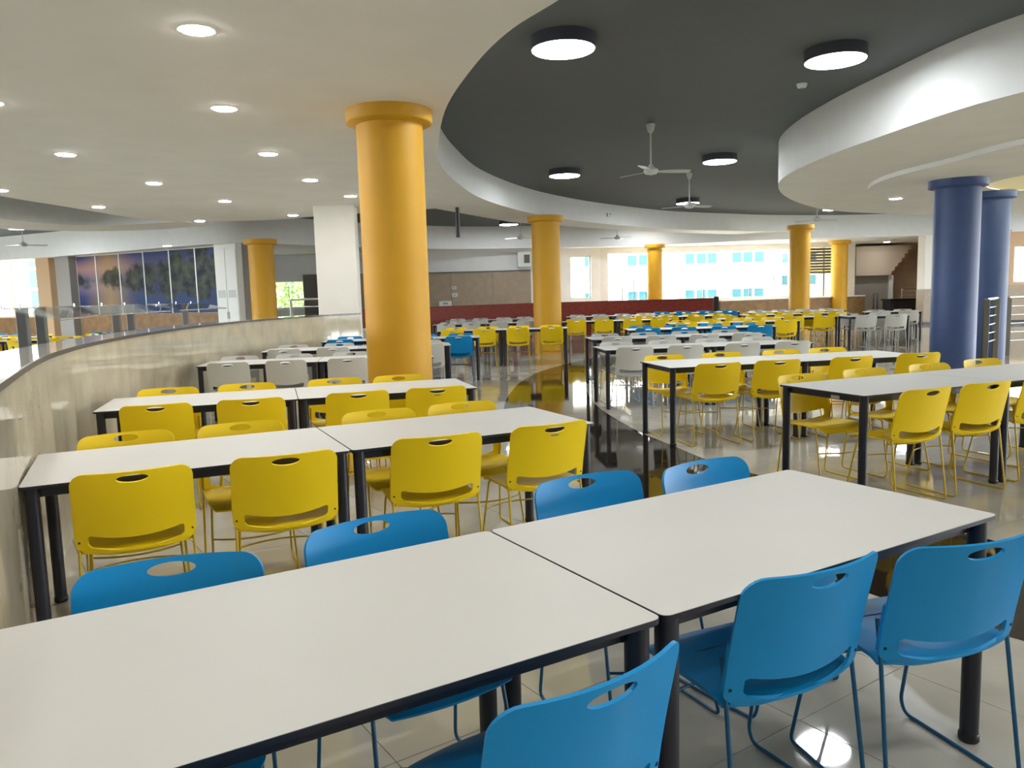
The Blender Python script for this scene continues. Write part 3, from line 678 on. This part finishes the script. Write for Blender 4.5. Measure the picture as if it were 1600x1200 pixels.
# ------------------------------------------------------------------ tables
TL, TW, GAP = 1.3690, .80, .0045
def rrect(x0, y0, x1, y1, r_, n=5):
    q = []
    for cx, cy, a0 in ((x1 - r_, y0 + r_, -pi / 2), (x1 - r_, y1 - r_, 0), (x0 + r_, y1 - r_, pi / 2), (x0 + r_, y0 + r_, pi)):
        for k in range(n + 1): a = a0 + pi / 2 * k / n; q.append((cx + r_ * cos(a), cy + r_ * sin(a)))
    return q
mb = MB(); mb.poly([rrect(0, 0, TL, TW, .022)], .737, .749, 1, mside=1, mtop=1); mb.poly([rrect(.0015, .0015, TL - .0015, TW - .0015, .021)], .749, .75, 0)
top_me = mb.mesh('tabletop', [M['laminate'], M['char']])
mb = MB(); I = .066
mb.bbox((TL / 2, I, .714), (TL - .1, .025, .046), .002).bbox((TL / 2, TW - I, .714), (TL - .1, .025, .046), .002).bbox((I, TW / 2, .714), (.025, TW - .1, .046), .002).bbox((TL - I, TW / 2, .714), (.025, TW - .1, .046), .002)
apr_me = mb.mesh('apron', M['char'])
leg_me = MB().lathe([(.028, 0.002), (.0285, .737)], 20).mesh('leg', M['char'])
cap_me = MB().lathe([(.0285, 0), (.0315, .004), (.0315, .022), (.0285, .028)], 20).mesh('foot_cap', M['foot'])
sq_me = MB().bbox((0, 0, 0), (.075, .003, .022), .001).mesh('sticker', M['sticker'])
def table(x, y, th, label, near):
    r = empty('canteen_table', (x, y, 0), th, label, 'table', 'white canteen tables with charcoal legs')
    link('tabletop', top_me, r); link('apron', apr_me, r)
    for lx in (.042, TL - .042):
        for ly in (.042, TW - .042):
            l = link('leg', leg_me, r, (lx, ly, 0))
            if near: link('foot_cap', cap_me, l)
    return r

# ------------------------------------------------------------------ chairs
def inside(p, poly):
    c = False; x, y = p; n = len(poly)
    for i in range(n):
        x1, y1 = poly[i]; x2, y2 = poly[i - 1]
        if (y1 > y) != (y2 > y) and x < (x2 - x1) * (y - y1) / (y2 - y1) + x1: c = not c
    return c
HWD, HT = .235, .380
def back_pt(x, h):
    e = x / HWD; t = h / HT
    y = -.205 - .091 * t ** 1.25 + e * e * (.043 + .0145 * t)
    if h < .05: y += .04 * (1 - h / .05) ** 2 * (1 - .5 * e * e)
    return (x, y, .41 + h)
def chair_meshes(pm, wm):
    out = []
    for i in range(19): x = -HWD + .03 + (2 * HWD - .06) * i / 18; out.append((x, .038 * (x / HWD) ** 2))
    def arc(cx, cy, r_, a0, a1, n=6): return [(cx + r_ * cos(a0 + (a1 - a0) * k / n), cy + r_ * sin(a0 + (a1 - a0) * k / n)) for k in range(n + 1)]
    out += arc(HWD - .025, .038 + .028, .025, -pi / 2 + .4, 0, 4)
    R = .054
    out += [(HWD, .12), (HWD, .18), (HWD, .24)]
    out += arc(HWD - R, HT - R, R, 0, pi / 2)
    for i in range(1, 10): out.append(((HWD - R) * (1 - 2 * i / 10), HT))
    out += arc(-HWD + R, HT - R, R, pi / 2, pi)
    out += [(-HWD, .24), (-HWD, .18), (-HWD, .12)]
    out += arc(-HWD + .025, .038 + .028, .025, pi, 3 * pi / 2 - .4, 4)
    handle = [(.062 * cos(2 * pi * k / 20), .349 + .0175 * sin(2 * pi * k / 20)) for k in range(20)]
    sw = .187
    slot = []
    for i in range(13):
        x = -sw + .012 + (2 * sw - .024) * i / 12; slot.append((x, .026 + .03 * (x / sw) ** 2))
    slot += [(sw, .066), (sw, .1)]
    for i in range(13):
        x = sw - .012 - (2 * sw - .024) * i / 12; slot.append((x, .084 + .024 * (x / sw) ** 2))
    slot += [(-sw, .1), (-sw, .066)]
    pts = []; ed = []
    for l in (out, handle, slot):
        o = len(pts); pts += l; ed += [(o + i, o + (i + 1) % len(l)) for i in range(len(l))]
    def near(p, l, d): return any(hypot(p[0] - q[0], p[1] - q[1]) < d for q in l)
    for i in range(16):
        for j in range(14):
            p = (-HWD + 2 * HWD * (i + .5) / 16, HT * (j + .5) / 14)
            if inside(p, out) and not inside(p, handle) and not inside(p, slot) and not near(p, pts[:len(out) + len(handle) + len(slot)], .011): pts.append(p)
    res = geometry.delaunay_2d_cdt([Vector(p) for p in pts], ed, [], 0, 1e-6)
    P = [(v.x, v.y) for v in res[0]]; T = []
    for f in res[2]:
        f = list(f); c = (sum(P[i][0] for i in f) / 3, sum(P[i][1] for i in f) / 3)
        if inside(c, out) and not inside(c, handle) and not inside(c, slot):
            a, b_, d = f
            if (P[b_][0] - P[a][0]) * (P[d][1] - P[a][1]) - (P[b_][1] - P[a][1]) * (P[d][0] - P[a][0]) < 0: f = [a, d, b_]
            T.append(tuple(f))
    mb = MB(); sheet(mb, [back_pt(*p) for p in P], T, .0085)
    for s in (-1, 1):      # sleeves that take the frame uprights
        mb.tube([Vector(back_pt(s * (HWD - .006), h)) + Vector((0, .006, 0)) for h in (.07, .11, .15, .2, .205)], .0095, 8)
    back = mb.mesh('backrest', pm)
    # seat
    V = []; nx, ny = 12, 12
    for j in range(ny + 1):
        t = j / ny; y = -.205 + .452 * t
        wd = .228 - .018 * t - (.03 * ((t - .85) / .15) ** 2 if t > .85 else 0)
        for i in range(nx + 1):
            e = -1 + 2 * i / nx
            yy = y - (.02 * e * e if t > .7 else 0) * (t - .7) / .3 + (.045 * e * e * (1 - t / .3) if t < .3 else 0)
            z = .447 - .014 * (1 - e * e) * min(1, (1 - abs(2 * t - 1)) * 1.6)
            if t > .8: z -= .034 * ((t - .8) / .2) ** 2
            if t < .12: z -= .012 * (1 - t / .12) ** 2
            V.append((wd * e, yy, z))
    T = []
    for j in range(ny):
        for i in range(nx):
            a = j * (nx + 1) + i; T += [(a, a + 1, a + nx + 2), (a, a + nx + 2, a + nx + 1)]
    mb = MB(); sheet(mb, V, T, .011); seat = mb.mesh('seat', pm)
    legs = []
    for s in (-1, 1):
        mb = MB(); mb.tube([(s * .222, -.15, .56), (s * .224, -.17, .44), (s * .236, -.225, .007), (s * .236, .05, .007), (s * .232, .205, .007), (s * .214, .21, .06), (s * .195, .13, .437), (s * .16, .05, .441)], .0062, 8, fillet=.035, seg=4)
        legs.append(mb.mesh('sled_leg', wm))
    mb = MB(); q = []
    for k in range(13): e = -1 + k / 6; q.append((e * .205, .165 + .07 * (1 - e * e), .255))
    mb.tube(q, .005, 6); mb.tube([(-.2, .1, .436), (.2, .1, .436)], .006, 6)
    st = mb.mesh('stretcher', wm)
    scw = MB().box((0, 0, 0), (.008, .006, .008)).mesh('screw', M['screw'])
    return back, seat, legs, st, scw
CHAIR = {'yellow': chair_meshes(M['yellow'], M['ywire']), 'blue': chair_meshes(M['blue'], M['bwire']), 'grey': chair_meshes(M['grey'], M['gwire'])}
GROUPS = {'yellow': 'yellow plastic canteen chairs', 'blue': 'blue plastic canteen chairs', 'grey': 'pale grey plastic canteen chairs'}
def chair(col, x, y, rz, label, lod):
    back, seat, legs, st, scw = CHAIR[col]
    r = empty('canteen_chair', (x, y, 0), rz, label, 'chair', GROUPS[col])
    b_ = link('backrest', back, r); link('seat', seat, r)
    for l in legs: link('sled_leg', l, r)
    if lod < 2: link('stretcher', st, r)
    if lod < 1:
        for s in (-1, 1):
            p = back_pt(s * (HWD - .014), .076); link('screw', scw, b_, (p[0], p[1] - .003, p[2]))
    return r

ORD = ['first', 'second', 'third', 'fourth', 'fifth', 'sixth', 'seventh', 'eighth']
JIT = random.Random(3)
def row(x, y, th, nt, col, rowname, end, fn=.12, ff=.2, lod=1, near=None, far=None, seat=None):
    """nt tables end to end from near-left corner (x, y) along th; chairs on both sides."""
    c, s = cos(th), sin(th); objs = []
    P = lambda a, b_: (x + a * c - b_ * s, y + a * s + b_ * c)
    for k in range(nt):
        q = P(k * (TL + GAP), 0)
        lb = ('white table, ' + ORD[k] + ' from ' + end + ' in the ' + rowname) if nt > 1 else 'white table, the only one of the ' + rowname
        objs.append(table(q[0], q[1], th, lb, lod < 1))
    cnt = 2 * nt
    for side, lst in (('near', near), ('far', far)):
        for k in range(cnt):
            if lst is not None and k not in lst: continue
            a = (k // 2) * (TL + GAP) + TL / 2 + (-.335 if k % 2 == 0 else .335)
            d = (fn if side == 'near' else ff) + JIT.uniform(-.03, .03); a += JIT.uniform(-.02, .02); jr = JIT.uniform(-.05, .05)
            o = (seat or {}).get((side, k))
            if o: d, a, jr = .287 - o[0], o[1], o[2]
            if side == 'near': q = P(a, .287 - d); rz = th + jr
            elif o: q = P(a, o[0]); rz = th + pi + jr
            else: q = P(a, TW - .287 + d); rz = th + pi + jr
            objs.append(chair(col, q[0], q[1], rz, f'{col} chair, {ORD[k]} from {end}, {side} side of {rowname}', lod))
    return objs

CE, DA, LE = 'counter', 'dark band', 'the counter side'
A_ = row(-.856, .969, .536, 2, 'blue', 'front table row', CE, lod=0, seat={('near', 0): (.0, .35, .0), ('near', 1): (.07, 1.03, .1), ('near', 2): (.208, 1.856, -.07), ('near', 3): (.094, 2.394, -.24), ('far', 0): (.7, .43, -.2), ('far', 1): (.735, 1.085, .04), ('far', 2): (.80, 1.917, -.05), ('far', 3): (.71, 2.44, .03)})
B_ = row(-2.015, 3.113, .448, 2, 'yellow', 'second row along counter', CE, lod=0, seat={('far', 0): (.73, .40, .03), ('far', 1): (.72, .97, -.04), ('far', 2): (.715, 1.79, .03), ('far', 3): (.72, 2.33, -.02), ('near', 0): (.18, .42, .0), ('near', 1): (.162, 1.06, -.066), ('near', 2): (.195, 1.814, -.075), ('near', 3): (.19, 2.425, .03)})
C_ = row(-2.895, 5.346, .295, 2, 'yellow', 'third row along counter', CE, lod=0, seat={('near', 0): (.16, .41, .02), ('near', 1): (.15, 1.05, -.03), ('near', 2): (.17, 1.79, .04), ('near', 3): (.16, 2.4, -.02), ('far', 0): (.72, .38, .02), ('far', 1): (.735, .98, -.03), ('far', 2): (.74, 1.72, .03), ('far', 3): (.7, 2.27, .0)})
row(-3.64, 9.0, .16, 2, 'grey', 'fourth row along counter', CE, lod=1)
row(-3.6, 11.25, .13, 2, 'grey', 'fifth row along counter', CE, lod=1)
row(-3.28, 13.5, .03, 2, 'blue', 'sixth row along counter', CE, lod=1)
row(-1.55, 16.3, -.03, 2, 'yellow', 'yellow row before second column', 'pillar', lod=1)
row(-5.0, 17.3, .05, 2, 'grey', 'grey row behind white pillar', 'partition end', lod=2)
row(-2.0, 20.0, .0, 2, 'grey', 'grey row beside second column', 'pillar', lod=2)
row(-1.9, 23.0, .05, 2, 'grey', 'last grey row before red partition', 'pillar', lod=2)
R_ = row(2.297, 5.065, .395, 2, 'yellow', 'first row beyond the band', DA, lod=0, seat={('near', 0): (.095, .39, .015), ('near', 1): (.1, .98, -.03)})
S_ = row(1.4825, 7.282, .198, 2, 'yellow', 'second row beyond the band', DA, lod=0, seat={('near', 0): (.12, .42, .03), ('near', 1): (.15, 1.06, -.04), ('near', 2): (.13, 1.82, .03), ('near', 3): (.16, 2.6, -.05), ('far', 0): (.7, .33, .02), ('far', 1): (.71, .98, -.03), ('far', 2): (.72, 1.7, .03), ('far', 3): (.7, 2.24, .0)})
row(1.17, 9.73, .1, 2, 'grey', 'third row beyond the band', DA, lod=1)
row(1.25, 11.95, .07, 2, 'grey', 'fourth row beyond the band', DA, lod=1)
row(2.2, 14.55, -.02, 2, 'blue', 'fifth row beyond the band', DA, lod=1)
row(3.42, 16.75, -.06, 2, 'yellow', 'sixth row beyond the band', DA, lod=1)
row(1.3, 19.6, -.05, 2, 'yellow', 'yellow row right behind second column', 'column', lod=2)
row(4.95, 18.6, -.1, 2, 'yellow', 'seventh row beyond the band', DA, lod=2)
row(3.3, 21.4, -.1, 2, 'yellow', 'eighth row beyond the band', DA, lod=2)
row(1.7, 23.6, -.05, 2, 'grey', 'grey row before the slim column', 'red partition', lod=2)
row(4.4, 24.6, -.12, 2, 'blue', 'last blue row before partition', 'red partition', lod=2)
row(7.1, 23.2, -.12, 2, 'grey', 'grey row beside far yellow column', 'partition end', lod=2)
row(6.2, 20.85, -.12, 2, 'yellow', 'yellow row before far column', 'partition end', lod=2)
row(7.75, 17.95, -.07, 1, 'grey', 'short grey row behind blue columns', 'blue rows', lod=2)
row(9.3, 20.6, -.35, 1, 'grey', 'outer short grey row near staircase', 'blue rows', lod=2)
row(-12.7, 17.4, .1, 2, 'yellow', 'yellow row behind the sneeze guards', 'far window', lod=2)
row(-9.7, 15.2, .1, 1, 'yellow', 'short yellow row behind counter kitchen', 'far window', lod=2)
row(-14.6, 19.6, .0, 2, 'yellow', 'second yellow row behind sneeze guards', 'far window', lod=2)
row(-11.2, 19.1, -.3, 1, 'yellow', 'short yellow row before lake panels', 'far window', lod=2)
row(-16.2, 21.9, -.46, 2, 'blue', 'blue row below the far window', 'far window', lod=2)
row(-11.4, 21.3, -.46, 1, 'blue', 'blue row below the lake panels', 'far window', lod=2)
# stickers under two table edges, faint markings on two backrests
link('sticker', sq_me, B_[0], (.86, .052, .708)); link('sticker', sq_me, R_[0], (.052, .3, .708), pi / 2)

mk_me = MB().bbox((0, 0, 0), (.045, .002, .009), .0008).mesh('marking', M['mark'])
for ch_ in (B_[5], C_[5]):
    p = back_pt(0, .318); link('marking', mk_me, ch_, (p[0], p[1] - .006, p[2]))

# ------------------------------------------------------------------ outside
mb = MB(); mb.poly([[(-120, -90), (120, -90), (120, 120), (-120, 120)], HALL], -.6, -.5); tag(mb.obj('ground', M['asphalt']), 'pale paved ground outside the far windows', 'ground', kind='structure')
def block(name, x0, x1, y, z1, m, wins, label, dep=8, wm='teal'):
    r = empty(name, ((x0 + x1) / 2, y, -3), 0, label, 'building')
    MB().box((0, dep / 2, (z1 + 3) / 2), (x1 - x0, dep, z1 + 3)).obj('wall', M[m], r)
    for (xa, xb, za, zb) in wins:
        cx = (xa + xb) / 2 - (x0 + x1) / 2
        f = MB().bbox((cx, -.03, (za + zb) / 2 + 3), (xb - xa + .16, .1, zb - za + .16), .01).obj('window', M['extw'], r)
        MB().box((cx, -.1, (za + zb) / 2 + 3), (xb - xa, .05, zb - za)).obj('pane', M[wm], f)
    return r
wins = []
for x_ in (4.2, 6.6, 9.8, 12.4):
    for z_ in (2.9, 0.9):
        for q in range(2 if x_ < 9 else 3): wins.append((x_ + q * .62, x_ + q * .62 + .5, z_, z_ + .55))
block('apartment_block', 2.6, 15.2, 44, 9, 'extw', wins, 'white apartment block with teal windows seen through the long window')
wins = [(17.0 + q * .9, 17.6 + q * .9, z_, z_ + .6) for q in range(3) for z_ in (.2, 1.6, 3.0)]
block('apartment_block', 16.4, 20.4, 50, 10, 'exty', wins, 'yellow and white block seen at the right end of the long window')
block('apartment_block', 21, 40, 40, 9, 'extw', [(x_, x_ + .8, 1.4, 2.4) for x_ in (24, 26.5, 29, 31.5)], 'white block seen through the window beyond the blue columns')
block('apartment_block', -36, -23.75, 39.5, 9, 'extw', [], 'plain white block seen through the window by the lake panels')
block('apartment_block', -23.05, -18.0, 39, 9, 'extt', [], 'tan tower edge seen through the window by the lake panels')
block('glazed_stair_tower', -23.7, -23.1, 39.2, 9, 'extw', [(-23.66, -23.14, z_, z_ + .85) for z_ in (-.5, .5, 1.5, 2.5, 3.5)], 'teal glazed stair tower between white and tan walls outside')
rnd = random.Random(5)
r = empty('tree', (-10.4, 40, -3), 0, 'green leafy tree outside the small far window', 'tree')
MB().tube([(0, 0, 0), (.1, .1, 2.5), (0, .2, 5)], .16, 8).obj('trunk', M['bark'], r)
mb = MB()
for k in range(3500):
    a, b_, q = rnd.uniform(0, 2 * pi), rnd.uniform(-1, 1), rnd.random() ** .4
    s_ = math.sqrt(1 - b_ * b_); p = Vector((q * 2.0 * s_ * cos(a), q * 2.0 * s_ * sin(a), 5 + q * 2.6 * b_))
    d1 = Vector((rnd.uniform(-1, 1), rnd.uniform(-1, 1), rnd.uniform(-1, 1))).normalized(); d2 = d1.orthogonal().normalized()
    mb.add([p - d1 * .16, p + d2 * .07, p + d1 * .16, p - d2 * .07], [(0, 1, 2, 3)])
tag(mb.obj('leaves', M['leaf'], r), kind='stuff')
